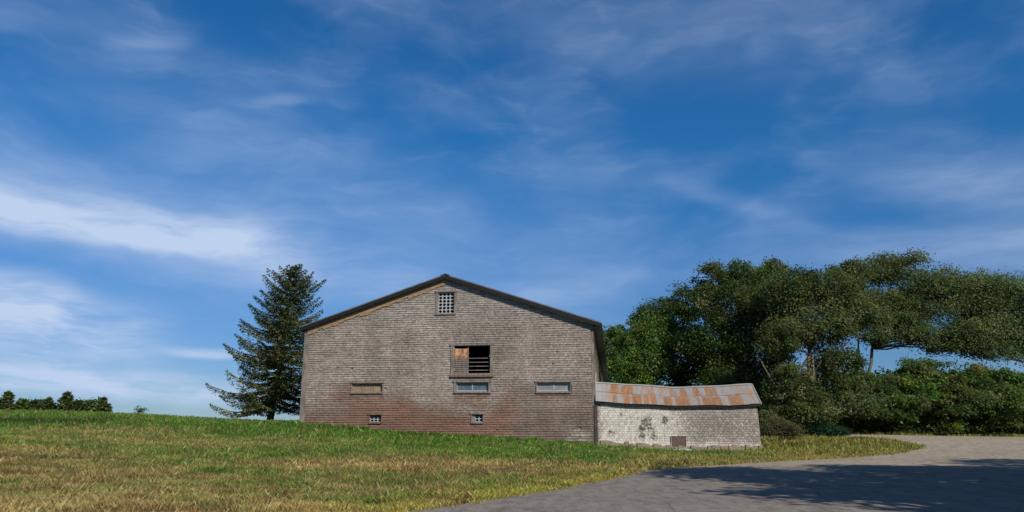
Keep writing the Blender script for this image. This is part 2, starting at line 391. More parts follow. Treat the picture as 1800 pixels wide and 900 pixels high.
# side and rear walls
def side(sv, name, out):
    q = MB(); q.box(min(sv, sv-out*.22), max(sv, sv-out*.22), .251, BL-.001, .3, EAVE+.04); o = q.build(name, M['greywood'], barn)
    z = MB(); X = lambda s, d, zz: fw(sv-d*out*1.0+out*.0, s, zz)
    for r_ in range(int((EAVE-.5)/.14)):
        s = 0.26
        while s < BL:
            wd = random.uniform(.3, .6); z0 = .5+r_*.14; t = .03; b = min(s+wd, BL); n = float(fbm(s*.3, z0*.5, 2)); cc = tuple(np.array([.42,.39,.35])*(.75+.5*n)*(.85+.3*random.random()))
            pa = [fw(sv+out*(t+.004), s, z0), fw(sv+out*(t+.004), b, z0), fw(sv+out*.003, b, z0+.155), fw(sv+out*.003, s, z0+.155)]
            z.poly(pa if out > 0 else pa[::-1], cc)
            pb = [fw(sv, s, z0), fw(sv, b, z0), fw(sv+out*(t+.004), b, z0), fw(sv+out*(t+.004), s, z0)]; z.poly(pb, cc)
            s += wd
    z.build('shingles', M['shingle'], o)
side(BW, 'side_wall', 1); side(0, 'side_wall', -1)
q = MB()
q.prism([fw(0, BL, .3), fw(BW, BL, .3), fw(BW, BL, EAVE), fw(SR, BL, RIDGE), fw(0, BL, EAVE)], [fw(0, BL+.2, .3), fw(BW, BL+.2, .3), fw(BW, BL+.2, EAVE), fw(SR, BL+.2, RIDGE), fw(0, BL+.2, EAVE)])
q.build('rear_wall', M['greywood'], barn)
q = MB(); q.box(.3, BW-.3, .3, 8, 4.72, 4.9); q.box(.3, BW-.3, 8.05, 8.2, .4, 9.5); q.build('loft_floor', M['inside'], barn)
# corner boards
for a, b, c in ((-.04, .3, .2), (BW-.12, BW+.04, .2)):
    q = MB(); q.box(a, b, -.045, -.001, .4, EAVE+.06 if a < 0 else EAVE+.02); q.box(a if a < 0 else b-.035, a+.035 if a < 0 else b, -.001, .25, .4, EAVE-.05); q.build('corner_board', M['greywood'], barn)
q = MB(); q.box(BW-.02, BW+.16, -.11, -.047, .7, 3.1); q.build('recess_board', M['brownwood'], barn)  # brown board stands in for the dark recess between barn and shed
# roof
def rz(s):   # roof underside height
    return EAVE+.05+(RIDGE-EAVE)*(s/SR if s < SR else (BW-s)/(BW-SR))
roof = None
OV = .27; SL = -.2; SRT = BW+.52
rf = MB()
for a, b in ((SL, SR), (SR, SRT)):
    rf.prism([fw(a, -OV, rz(a)), fw(b, -OV, rz(b)), fw(b, -OV, rz(b)+.17), fw(a, -OV, rz(a)+.17)], [fw(a, BL+.4, rz(a)), fw(b, BL+.4, rz(b)), fw(b, BL+.4, rz(b)+.17), fw(a, BL+.4, rz(a)+.17)])
roof = rf.build('roof', M['roofmetal'], barn)
fb = MB()
for a, b in ((SL-.03, SR), (SR, SRT+.03)):
    fb.prism([fw(a, -OV-.04, rz(a)-.15), fw(b, -OV-.04, rz(b)-.15), fw(b, -OV-.04, rz(b)+.09), fw(a, -OV-.04, rz(a)+.09)], [fw(a, -OV-.002, rz(a)-.15), fw(b, -OV-.002, rz(b)-.15), fw(b, -OV-.002, rz(b)+.09), fw(a, -OV-.002, rz(a)+.09)])
fb.build('rake_board', M['black'], roof)
for sgn, sv in ((-1, SL), (1, SRT)):
    fb = MB(); z = rz(sv)
    # eave board, and the boxed soffit behind it
    lo, hi = (sv+.002, sv+.05) if sgn > 0 else (sv-.05, sv-.002)
    fb.box(lo, hi, -OV-.04, BL+.4, z-.17, z+.1)
    a, b = (BW+.045, SRT) if sgn > 0 else (SL, -.045)
    fb.box(a, b, -OV+.002, BL+.38, z-.16, z-.12); fb.build('eave_board', M['black'], roof)
q = MB(); q.box(-.35, .35, 0, 1, 0, 1)
q = MB()
for sg in (-1, 1):
    a, b = (SR-.28, SR) if sg < 0 else (SR, SR+.28)
    q.prism([fw(a, -OV-.06, rz(a)+.172), fw(b, -OV-.06, rz(b)+.172), fw(b, -OV-.06, rz(b)+.2), fw(a, -OV-.06, rz(a)+.2)], [fw(a, BL+.45, rz(a)+.172), fw(b, BL+.45, rz(b)+.172), fw(b, BL+.45, rz(b)+.2), fw(a, BL+.45, rz(a)+.2)])
q.build('ridge_cap', M['roofmetal'], roof)
# bare frieze under the left rake and thin one on the right
for a, b, h, mt in ((.15, SR, .6, 'bare'), (SR, BW-.1, .16, 'palewood')):
    q = MB(); n = 26
    for i in range(n):
        s0 = a+(b-a)*i/n; s1 = a+(b-a)*(i+1)/n-.006
        hh = h*(1-.35*random.random())*(1 if mt != 'bare' else .85+.2*math.sin(s1/SR*math.pi))
        q.prism([fw(s0, -.085, rz(s0)-hh-.03), fw(s1, -.085, rz(s1)-hh-.03), fw(s1, -.085, rz(s1)-.052), fw(s0, -.085, rz(s0)-.052)], [fw(s0, -.045, rz(s0)-hh-.03), fw(s1, -.045, rz(s1)-hh-.03), fw(s1, -.045, rz(s1)-.052), fw(s0, -.045, rz(s0)-.052)])
    q.build('frieze_board', M[mt], barn)
# openings
def frame(h, wd, parent, mat, d0=-.07, d1=.2, sill=None, name='frame'):
    a, b, z0, z1 = h; q = MB()
    q.box(a-wd, a, d0, -.001, z0-wd*.4, z1); q.box(b, b+wd, d0, -.001, z0-wd*.4, z1)
    q.box(a-wd-.06, b+wd+.06, d0-.03, -.001, z1, z1+.11)
    q.box(a-wd, b+wd, d0-.04, .0, z0-.09-wd*.0, z0-.001)
    # reveal linings
    q.box(a, a+.03, .001, d1, z0, z1); q.box(b-.03, b, .001, d1, z0, z1); q.box(a+.03, b-.03, .001, d1, z1-.03, z1); q.box(a+.03, b-.03, .001, d1, z0, z0+.03)
    return q.build(name, mat, parent)
def lattice(h, cols, rows, d, parent, name='lattice'):
    """white pierced block screen: round holes in a grid, small holes between"""
    a, b, z0, z1 = h; q = MB(); cw = (b-a)/cols; ch = (z1-z0)/rows; N = 12
    for i in range(cols):
        for j in range(rows):
            cx = a+cw*(i+.5); cz = z0+ch*(j+.5)
            for k in range(N):
                A = 2*math.pi*k/N; B = 2*math.pi*(k+1)/N
                def sq(w_):
                    c, s_ = math.cos(w_), math.sin(w_); m = max(abs(c), abs(s_)); 
                    return (cx+c/m*cw/2, cz+s_/m*ch/2)
                def ci(w_): return (cx+math.cos(w_)*cw*.42, cz+math.sin(w_)*ch*.42)
                if k % 3 == 1: 
                    mid = (A+B)/2; corner = sq(mid)
                    pts = [ci(A), sq(A), corner, sq(B), ci(B)]
                else: pts = [ci(A), sq(A), sq(B), ci(B)]
                q.prism([fw(p[0], d, p[1]) for p in pts], [fw(p[0], d+.06, p[1]) for p in pts])
    return q.build(name, M['white'], parent)
def back(h, d, parent, mat='inside', name='backing'):
    q = MB(); q.box(h[0], h[1], d, d+.03, h[2], h[3]); return q.build(name, M[mat], parent)
o = empty('window', (0,0,0)); o.parent = barn; o.location = fw(9.19, 0, 8.8)-barn.location; o.name = 'gable_vent'
def sub(name, s, z): 
    e_ = empty(name, fw(s, 0, z)-barn.location); e_.parent = barn; return e_
bpy.data.objects.remove(o)
o = sub('gable_vent', 9.19, 8.8); frame(HOLES['vent'], .13, o, M['greywood']); h = HOLES['vent']; lattice((h[0]+.03, h[1]-.03, h[2]+.03, h[3]-.03), 4, 6, .05, o); back(h, .2, o)
for kx, cols in (('lowl', 3), ('lowr', 3)):
    o = sub('low_vent', sum(HOLES[kx][:2])/2, 2.1); frame(HOLES[kx], .04, o, M['sill'] if kx == 'lowl' else M['greywood']); h = HOLES[kx]
    hh = (h[0]+.03, h[1]-.03, h[2]+.03, h[3]-.12) if kx == 'lowl' else (h[0]+.2, h[1]-.03, h[2]+.03, h[3]-.1)
    lattice(hh, cols if kx == 'lowl' else 2, 2, .07, o); back(h, .2, o)
    if kx == 'lowr': back((h[0]+.03, h[0]+.19, h[2]+.03, h[3]-.05), .03, o, 'greypane', 'pane')
# loft window
o = sub('loft_window', 10.9, 5.0); h = HOLES['loft']; frame(h, .2, o, M['greywood']) 
q = MB(); q.box(h[0]-.2, h[1]+.2, -.16, .12, h[2]-.2, h[2]-.092); q.build('sill', M['sill'], o)
q = MB(); q.box(10.6, 10.67, .03, .12, h[2]+.03, h[3]-.03); q.build('mullion', M['greywood'], o)
q = MB(); q.box(h[0]+.06, 10.6, .05, .08, 5.92, 6.58); q.build('plywood_panel', M['ply'], o)
q = MB()
for i in range(7):
    z = h[2]+.05+i*.122; q.box(h[0]+.05, 10.6, .03+.01*random.random(), .06+.012*random.random(), z, z+.1-.015*random.random())
q.build('boarding', M['greywood'], o)
for i in range(4):
    q = MB(); z = 5.22+i*.245; q.box(10.67, h[1]-.03, .08, .11, z, z+.04); q.build('slat', M['greywood'], o)
def transom(kx, pane, mul, mname, fmat='white'):
    h = HOLES[kx]; o = sub('window', (h[0]+h[1])/2, h[2]); frame(h, .14 if kx == 'mid' else .03, o, M['greywood'])
    fr = MB(); a, b, z0, z1 = h[0]+.03, h[1]-.03, h[2]+.03, h[3]-.03
    fr.box(a, b, .07, .13, z0, z0+.055); fr.box(a, b, .07, .13, z1-.03, z1); fr.box(a, a+.04, .07, .13, z0+.055, z1-.03); fr.box(b-.04, b, .07, .13, z0+.055, z1-.03)
    for x in mul: fr.box(x-.03, x+.03, .06, .13, z0+.055, z1-.03)
    fr.build('sash', M[fmat], o); xs = [a+.04]+list(mul)+[b-.04]
    for x0, x1 in zip(xs, xs[1:]): 
        q = MB(); q.box(x0+(.03 if x0 in mul else 0), x1-(.03 if x1 in mul else 0), .095, .105, z0+.055, z1-.03); q.build(mname, M[pane], o)
    back(h, .2, o)
transom('mid', 'bluepane', [10.93], 'pane'); transom('right', 'greypane', [15.93], 'pane'); transom('left', 'tanboard', [3.94, 4.7], 'board', 'bare')

# ---------------------------------------------------------------- shed against the barn's right side
SA, SB = BW+.07, 27.72; SD = 4.4
shed = empty('shed', fw((SA+SB)/2, 0, .6), 'low whitewashed shed with a sagging rusty metal roof beside the barn', 'shed')
def sag(s): t = (s-SA)/(SB-SA); return 3.3-.2*t-.16*math.sin(math.pi*min(1, max(0, t)))+.02*math.sin(s*2.1)
def f_plaster(t, b, co):
    v = bary(t, co); sx = t.node('ShaderNodeSeparateXYZ'); t.put(sx.inputs[0], v); X_, Z_ = sx.outputs[0], sx.outputs[2]
    n1 = t.noise(t.scalev(v, (1,1,1.3)), .9, 6, .6); n2 = t.noise(v, 5, 8, .7); n3 = t.noise(t.scalev(v, (1,1,1.5)), 6.5, 7, .75)
    br = t.node('ShaderNodeTexBrick'); t.put(br.inputs['Vector'], t.scalev(v, (1,1,1), rot=(math.radians(90),0,0)))
    br.inputs['Scale'].default_value = 1; br.inputs['Brick Width'].default_value = .2; br.inputs['Row Height'].default_value = .135; br.inputs['Mortar Size'].default_value = .02; br.inputs['Mortar Smooth'].default_value = .6
    br.inputs['Color1'].default_value = (.7,.7,.7,1); br.inputs['Color2'].default_value = (1,1,1,1); br.inputs['Mortar'].default_value = (.45,.42,.4,1)
    bare = t.mix(n3, (.12,.10,.085), (.40,.355,.33)); wash = t.mix(t.ramp(n2, .3, .75), (.56,.52,.46), (.86,.83,.77))
    right = t.ramp(t.m('ADD', X_, t.m('MULTIPLY', t.m('SUBTRACT', n1, .5), 3)), -.9, 1.4, 0, .62); lowish = t.ramp(Z_, .55, 0, 0, .5); leftbit = t.ramp(X_, -4.1, -4.6, 0, .5)
    topw = t.ramp(Z_, 2.1, 2.5, 0, .12)
    cov = t.m('SUBTRACT', t.m('ADD', t.m('MULTIPLY', n1, 1.0), .45), right); cov = t.m('ADD', cov, lowish); cov = t.m('SUBTRACT', cov, leftbit); cov = t.m('SUBTRACT', cov, topw)
    cov = t.m('ADD', cov, t.m('MULTIPLY', t.m('SUBTRACT', n2, .5), 1.1)); cov = t.m('ADD', cov, t.m('MULTIPLY', t.m('SUBTRACT', n3, .5), 2.2))
    cov = t.ramp(cov, .0, 1.15)
    c = t.mix(cov, bare, wash); c = t.mix(t.m('MULTIPLY', t.m('SUBTRACT', 1., cov), .8), c, t.mix(1., c, br.outputs[0], 'MULTIPLY')); c = t.mix(.12, c, t.mix(1., c, br.outputs[0], 'MULTIPLY')); c = t.mix(t.m('MULTIPLY', t.ramp(t.noise(v, 2.6, 8, .8), .45, .68), .6), c, (.29,.24,.20)); c = t.mix(t.m('MULTIPLY', t.ramp(t.noise(t.scalev(v, (1.3,1,.35)), 3, 6, .7), .52, .72), .55), c, (.17,.145,.12))
    nc = t.node('ShaderNodeSeparateXYZ'); t.put(nc.inputs[0], t.noise(v, 3.2, 6, .75, out=1)); XW = t.m('ADD', X_, t.m('MULTIPLY', t.m('SUBTRACT', nc.outputs[0], .5), 1.5)); ZW = t.m('ADD', Z_, t.m('MULTIPLY', t.m('SUBTRACT', nc.outputs[1], .5), 1.2))
    spots = None
    for (x, z, r) in ((-1.75, 1.5, .3), (-2.0, 1.15, .22), (-1.45, 1.1, .2), (-1.95, .72, .2), (-1.3, .68, .22), (-.1, 2.35, .14), (-3.7, .9, .16), (-3.2, 1.9, .14), (-.7, 1.6, .2)):
        xw, zw = XW, ZW; d = t.m('SQRT', t.m('ADD', t.m('POWER', t.m('SUBTRACT', xw, x), 2.), t.m('POWER', t.m('SUBTRACT', zw, z), 2.)))
        k = t.m('SUBTRACT', 1., t.m('DIVIDE', d, r*1.5), clamp=True); spots = k if spots is None else t.m('MAXIMUM', spots, k)
    sp = t.ramp(t.m('ADD', spots, t.m('MULTIPLY', t.m('SUBTRACT', n3, .5), 3.2)), .38, .7, 0, .88); sp = t.m('MULTIPLY', sp, t.ramp(spots, 0, .12))
    c = t.mix(sp, c, (.075,.058,.048))
    t.put(b.inputs['Base Color'], c)
    hh = t.m('ADD', t.m('MULTIPLY', n2, .5), t.m('ADD', t.m('MULTIPLY', br.outputs[1], -.5), t.m('MULTIPLY', n3, .4))); hh = t.m('SUBTRACT', hh, sp)
    bump(t, b, hh, .9, .03)
M['plaster'] = material('patchy whitewash over block', f_plaster, .95, .1)
hd = (22.76, 23.6)
def slab(mb, pts_front, thick): pass
q = MB()   # front wall as a column grid with uneven face, leaving the hatch opening
ns = 46; sgrid = sorted(set([SA+(SB-SA)*i/ns for i in range(ns+1)]+list(hd)))
def wz0(s): return .15
def lean(s, z): t = (s-SA)/(SB-SA); return s+(.13*t**6)*(1-(z-.5)/2.6) 
def face(s, z): return -.02+.035*float(fbm(s*1.1, z*1.4, 3))-.05*max(0, .9-z)
for s0, s1 in zip(sgrid, sgrid[1:]):
    m = (s0+s1)/2; nz = 14; lo = 1.3 if hd[0]-1e-6 < m < hd[1]+1e-6 else .15
    for j in range(nz):
        def P(s, k): z = lo+(sag(s)-lo)*k/nz; return fw(lean(s, z), face(s, z), z)
        q.poly([P(s0, j), P(s1, j), P(s1, j+1), P(s0, j+1)])
me_w = q
zb = .15
q.poly([fw(lean(SB,zb), face(SB,zb), zb), fw(SB+.13, SD, zb), fw(SB, SD, 3.12), fw(SB, SD/2, 4.25), fw(SB, face(SB,3.1), 3.1)])
q.poly([fw(SA, 0, zb), fw(SA, SD, zb), fw(SA, SD, 3.12), fw(SA, SD/2, 4.25), fw(SA, 0, 3.3)][::-1]); q.poly([fw(SB+.13, SD, zb), fw(SA, SD, zb), fw(SA, SD, 3.12), fw(SB, SD, 3.12)])
# hatch reveal
q.box(hd[0]-.02, hd[0], -.06, .12, .2, 1.3); q.box(hd[1], hd[1]+.02, -.06, .12, .2, 1.3); q.box(hd[0]-.02, hd[1]+.02, -.06, .12, 1.3, 1.32)
wl = q.build('wall', M['plaster'], shed)
q = MB(); q.box(hd[0]+.005, hd[1]-.005, -.03, .01, .3, 1.295); q.build('hatch', M['hatch'], shed)
# roof of overlapping metal sheets
def f_sheet(t, b, co):
    v = bary(t, co); c0 = attr(t); sx = t.node('ShaderNodeSeparateColor'); t.put(sx.inputs[0], c0)
    n = t.noise(t.scalev(v, (3.2,.5,.5)), 1.6, 7, .65); n2 = t.noise(v, 7, 5, .7)
    rust = t.ramp(t.m('ADD', t.m('ADD', t.m('MULTIPLY', sx.outputs[0], .9), t.m('MULTIPLY', t.m('SUBTRACT', n, .5), 2.3)), t.m('MULTIPLY', t.m('SUBTRACT', n2, .5), .9)), .04, .72, 0, .95)
    zinc = t.mix(n2, (.22,.24,.26), (.42,.41,.39)); rc = t.mix(t.ramp(n, .3, .7), (.19,.09,.045), (.38,.195,.09))
    t.put(b.inputs['Base Color'], t.mix(rust, zinc, rc)); t.put(b.inputs['Roughness'], t.ramp(rust, 0, 1, .5, .9)); bump(t, b, n2, .2, .01)
M['sheet'] = material('rusting galvanised sheet', f_sheet, .6, .4)
RZ = lambda s: sag(s)+1.16+.04*math.sin((s-SA)*.9)     # ridge line
q = MB(); npan = 17; pw = (SB+.2-SA)/npan
rust_lo = [.05,.1,.55,.2,.85,.8,.9,.75,.15,.75,.3,.8,.5,.7,.75,.25,.75]; rust_hi = [.05,.15,.8,.85,.3,.15,.2,.1,.15,.35,.4,.6,.35,.75,.8,.1,.05]
def rp(s, v, up):     # v 0 eave .. 1 ridge
    skew = -.55*max(0, (s-(SB-2))/2.2)*v
    return fw(s+skew*0, -.16+(SD/2+.16)*v, sag(s)-.02+(RZ(s)-sag(s)+.02)*v+up)
def rust_at(f, v):
    hi = [(.09,.155,1),(.155,.25,.85),(.33,.385,.5),(.47,.54,.6),(.54,.60,.75),(.625,.68,.9),(.70,.79,.8)]
    lo_ = [(.10,.145,.75),(.17,.225,.8),(.225,.30,1),(.30,.345,.95),(.345,.395,.8),(.425,.49,.95),(.50,.60,.85),(.63,.67,.6),(.67,.80,.9),(.83,.93,.8)]
    r = .26 if f > .05 else .0
    for a, b, k in (lo_ if v < .5 else hi):
        e = .012; w_ = min(max((f-a)/e, 0), 1)*min(max((b-f)/e, 0), 1); r = max(r, k*w_)
    vv = v*2 if v < .5 else (v-.5)*2
    return r*(1-.55*max(0, (vv-.7)/.3))
npan = 15; pw = (SB+.2-SA)/npan
for row, (v0, v1) in enumerate(((0, .53), (.5, 1))):
    for i in range(npan):
        a = SA+i*pw; ncor = 8; dz = random.uniform(0, .014); j0 = v0-(random.uniform(0, .02) if row == 0 else random.uniform(0,.03)); tl = random.uniform(-.012, .012)
        sc_ = [a+pw*(k/(ncor*2)) for k in range(ncor*2+1)]; nv = 6
        for k in range(ncor*2):
            u0 = .03+row*.022+(.022 if k % 2 else 0)+dz; u1 = .03+row*.022+(0 if k % 2 else .022)+dz
            for q_ in range(nv):
                va = j0+(v1-j0)*q_/nv+tl*0; vb = j0+(v1-j0)*(q_+1)/nv; n0 = len(q.v)
                q.poly([rp(sc_[k], va, u0), rp(sc_[k+1], va, u1), rp(sc_[k+1], vb, u1), rp(sc_[k], vb, u0)])
                for m_, (ss, v_) in enumerate(((sc_[k], va), (sc_[k+1], va), (sc_[k+1], vb), (sc_[k], vb))):
                    vr = min(max(v_, 0), .499) if row == 0 else min(max(v_, .501), 1); q.c[n0+m_] = (rust_at((ss-SA)/(SB-SA), vr), random.random(), 0)
# rear slope
for i in range(npan):
    a = SA+i*pw; b = a+pw
    q.poly([fw(a, SD/2, RZ(a)+.05), fw(b, SD/2, RZ(b)+.05), fw(b, SD+.3, 3.05), fw(a, SD+.3, 3.05)], (.5, 0, 0))
ro = q.build('roof', M['sheet'], shed)
q = MB()   # ridge cap and bright right rake edge
for i in range(npan*2):
    a = SA+i*pw/2; b = a+pw/2
    q.prism([fw(a, SD/2-.14, RZ(a)+.04), fw(a, SD/2, RZ(a)+.12), fw(a, SD/2+.14, RZ(a)+.04)], [fw(b, SD/2-.14, RZ(b)+.04), fw(b, SD/2, RZ(b)+.12), fw(b, SD/2+.14, RZ(b)+.04)], (.1, 0, 0))
s = SB+.2; q.prism([rp(s, 0, .0), rp(s, 1, .0), rp(s, 1, .1), rp(s, 0, .1)], [rp(s+.05, 0, .0), rp(s+.05, 1, .0), rp(s+.05, 1, .1), rp(s+.05, 0, .1)], (.05, 0, 0))
q.build('ridge_cap', M['sheet'], ro)
q = MB()
for i in range(npan*2):
    a = SA+i*pw/2; b = a+pw/2-.001
    q.prism([fw(a, -.14, sag(a)-.13), fw(b, -.14, sag(b)-.13), fw(b, -.04, sag(b)-.13), fw(a, -.04, sag(a)-.13)], [fw(a, -.14, sag(a)-.01), fw(b, -.14, sag(b)-.01), fw(b, -.04, sag(b)+.05), fw(a, -.04, sag(a)+.05)])
q.build('eave_board', M['black'], shed)
# flashing (pale stand-in for the sunlit barn side wall above the shed)
q = MB(); q.prism([fw(SA+.0, -.2, sag(SA)+.05), fw(SA, SD/2, RZ(SA)+.06), fw(SA, SD/2, RZ(SA)+.75), fw(SA, .1, sag(SA)+1.2)], [fw(SA+.03, -.2, sag(SA)+.05), fw(SA+.03, SD/2, RZ(SA)+.06), fw(SA+.03, SD/2, RZ(SA)+.75), fw(SA+.03, .1, sag(SA)+1.2)]); q.build('lit_wall_panel', M['palewood'], shed)
# footing: uneven crumbling concrete
q = MB(); n = 40
for i in range(n):
    a = SA+(SB+.15-SA)*i/n; b = SA+(SB+.15-SA)*(i+1)/n; g = gz(*fw(a, -.1, 0)[:2]); h0 = g+.16+.16*float(vnoise(i*.7, 4)); dd = -.12-.16*float(vnoise(i*.9, 9))
    q.prism([fw(a, dd, g-.4), fw(b, dd, g-.4), fw(b, .05, g-.4), fw(a, .05, g-.4)], [fw(a, dd+.05, h0), fw(b, dd+.05, h0-.02), fw(b, .05, h0+.03), fw(a, .05, h0+.03)])
q.build('footing', M['footing'], shed)
# stone slab before the hatch
def rock(name, c, r, mat, seed, *t, **kw):
    import bmesh; bm = bmesh.new(); bmesh.ops.create_icosphere(bm, subdivisions=3, radius=1); R = random.Random(seed)
    ph = [R.random()*6 for _ in range(6)]
    for v in bm.verts:
        d = 1+.13*math.sin(v.co.x*3+ph[0])*math.cos(v.co.y*4+ph[1])+.09*math.sin(v.co.z*6+ph[2]+v.co.x*5); v.co = Vector((v.co.x*r[0]*d, v.co.y*r[1]*d, v.co.z*r[2]*d))
    me = bpy.data.meshes.new(name); bm.to_mesh(me); bm.free(); o = link(name, me, mat); o.location = c; return tag(o, *t, **kw)
p = fw(23.3, -.55, 0); rock('flat_stone', (p.x, p.y, gz(p.x, p.y)+.04), (.55,.28,.12), M['stone'], 3, 'pale flat stone lying in the grass just below the brown hatch of the shed', 'stone')

# ---------------------------------------------------------------- foliage
def leaf_mesh(name, C, N, size, col, asp=.55, jit=.35):
    """leaf faces: centres C (n,3), normals N (n,3), size (n,), col (n,3) -> folded diamonds"""
    n = len(C); N = N/np.linalg.norm(N, axis=1, keepdims=True); a = rng.normal(size=(n,3)); a -= N*np.sum(a*N, 1, keepdims=True); a /= np.linalg.norm(a, axis=1, keepdims=True); b = np.cross(N, a)
    s = size[:, None]; V = np.stack([C-a*s, C+b*s*asp+N*s*.12, C+a*s, C-b*s*asp+N*s*.12], 1).reshape(-1, 3)
    Fc = np.arange(4*n).reshape(n, 4); return npmesh(name, V, Fc, np.repeat(col, 4, 0))
def crown(blobs, nclump, nleaf, cols, size=.13, flat=.6, clump=.55, hollow=.55):
    """blobs (x,y,z,rx,ry,rz): clumps towards the outside of each blob"""
    vol = np.array([b[3]*b[4]*b[5] for b in blobs])**.67; vol /= vol.sum(); Cs = []; Ns = []; Cl = []; cent = []
    cols = np.array(cols)
    for b, v in zip(blobs, vol):
        m = max(4, int(nclump*v)); d = rng.normal(size=(m, 3)); d /= np.linalg.norm(d, axis=1, keepdims=True)
        r = hollow+(1-hollow)*rng.random(m)**.6; r *= 1+np.minimum(.3, np.abs(.17*rng.normal(size=m)))*(rng.random(m) < .3)
        c = np.array(b[:3])+d*r[:, None]*np.array(b[3:6]); cent.append(c)
        cs = clump*(.6+.8*rng.random(m))*min(1.3, (b[3]*b[5])**.5/2.0+.35)
        k = nleaf; off = np.clip(rng.normal(size=(m, k, 3))*.95, -2.3, 2.3)*cs[:, None, None]*np.array([1, 1, flat])*.6
        off[..., 2] -= .25*(off[..., 0]**2+off[..., 1]**2)/cs[:, None]
        Cs.append((c[:, None]+off).reshape(-1, 3))
        nn = rng.normal(size=(m, k, 3))*.75+d[:, None]*.45+np.array([0, 0, .75]); Ns.append(nn.reshape(-1, 3))
        w_ = rng.random(m); w2 = rng.integers(0, len(cols), m); c0 = cols[w2]*(.62+.76*w_[:, None])*np.c_[.68+.4*rng.random(m), np.ones(m)*1.03, .8+.5*rng.random(m)]; c1 = c0[:, None]*(.8+.4*rng.random((m, k, 1))); Cl.append(c1.reshape(-1, 3))
    C = np.concatenate(Cs); return C, np.concatenate(Ns), size*(.6+.8*rng.random(len(C))), np.concatenate(Cl), np.concatenate(cent)
def wob(a, b, n, amp, r0, r1):
    a = Vector(a); b = Vector(b); pts = []; rad = []
    for i in range(n+1):
        t = i/n; p = a.lerp(b, t); f = math.sin(math.pi*t); p += Vector((random.uniform(-1,1), random.uniform(-1,1), random.uniform(-.4,.6)))*amp*f; pts.append(p); rad.append(r0+(r1-r0)*t)
    return pts, rad
def broadleaf(name, base, blobs, cols, nclump, nleaf, size, label, cat, group=None, trunk_r=.25, bark='bark', stems=1, fork=.35, flat=.6, clump=.55, hollow=.55, twigs=60, limbs=()):
    base = Vector(base); root = empty(name, base, label, cat, group)
    if Vector(base).y > 20 and size < .16: size *= .74; nleaf = int(nleaf*1.8); clump *= 1.12
    C, N, s, cl, cent = crown(blobs, nclump, nleaf, cols, size, flat, clump, hollow)
    g = height(C[:,0], C[:,1]); C[:,2] = np.maximum(C[:,2], g+.05+.1*rng.random(len(C)))
    tb = MB(); bc = np.array([b[:3] for b in blobs]); topb = Vector(np.average(bc, axis=0)); H = max(b[2]+b[5] for b in blobs)-base.z
    starts = []
    for k in range(stems):
        off = Vector((random.uniform(-.5,.5), random.uniform(-.3,.3), 0))*(k > 0)
        fp = base+Vector((off.x*2+random.uniform(-.3,.3), off.y*2, H*fork*random.uniform(.85,1.1)))+Vector(((topb.x-base.x)*.25, 0, 0))
        p, r = wob(base+off-Vector((0,0,.3)), fp, 5, .12*stems**.5, trunk_r*random.uniform(.8,1.1)*1.15, trunk_r*.7); r[0] *= 1.35; tb.tube(p, r, 9); starts.append((fp, trunk_r*.7))
    ends = []
    for b in blobs:
        e = Vector(b[:3])+Vector((0,0,-b[5]*.1)); st = min(starts, key=lambda q_: (q_[0]-e).length); p, r = wob(st[0], e, 5, .28, st[1]*.62, .05); tb.tube(p, r, 6); ends += [(pp, rr) for pp, rr in zip(p, r)][1:]
    idx = rng.choice(len(cent), min(twigs, len(cent)), replace=False)
    for i in idx:
        e = Vector(cent[i]); st = min(ends, key=lambda q_: (q_[0]-e).length+.0); 
        if (st[0]-e).length < 6: p, r = wob(st[0], e, 3, .15, min(.07, st[1]*.7), .015); tb.tube(p, r, 4)
    for pts, r0, r1 in limbs: tb.tube(pts, list(np.linspace(r0, r1, len(pts))), 7)
    tb.build('trunk', M[bark], root, True)
    link('crown', leaf_mesh('crown', C, N, s, cl), M['leaf'], root)
    return root
def blob(px, py, Y, rx, rz, ry=None):
    p = at(px, py, Y); k = Y/F; return (p.x, p.y, p.z, rx*k, (ry if ry else rx*.8)*k, rz*k)
def gp(px, Y):
    x = ray(px, 757)[0]*Y; return (x, Y, gz(x, Y))
DK = [(.062,.088,.026),(.08,.10,.032),(.095,.105,.038),(.052,.074,.024)]
OL = [(.135,.145,.055),(.105,.125,.045),(.16,.155,.068),(.085,.105,.036)]
LT = [(.13,.20,.038),(.10,.17,.034),(.155,.21,.05)]
MD = [(.09,.13,.034),(.115,.145,.042),(.07,.105,.03)]
G = 'broadleaf trees beyond the shed'
broadleaf('broadleaf_tree', gp(1105, 60), [blob(1122,604,60,34,28), blob(1138,640,60,42,34), blob(1110,650,59,27,28), blob(1155,590,61,36,36)], LT+MD, 210, 85, .13,
  'bright green bushy tree rising directly behind the barn end of the rusty shed roof', 'tree', G, .16)
broadleaf('broadleaf_tree', gp(1190, 64), [blob(1170,560,64,45,36), blob(1200,620,63,55,45), blob(1140,570,65,34,28), blob(1210,530,64,40,30), blob(1235,680,63,50,40)], DK+MD, 300, 85, .135,
  'dark green tree behind the middle of the shed, left of the tallest crown', 'tree', G, .25)
broadleaf('broadleaf_tree', gp(1300, 58), [blob(1250,490,58,34,28), blob(1315,485,58,44,28), blob(1290,540,57,62,45), blob(1350,530,58,50,45), blob(1255,600,58,55,42), blob(1330,610,57,60,42), blob(1290,670,57,60,35), blob(1360,480,59,30,20)], DK+OL+MD, 560, 85, .125,
  'tall dark tree with a ragged top standing behind the right end of the shed', 'tree', G, .34, 'bark', 1, .3, twigs=110)
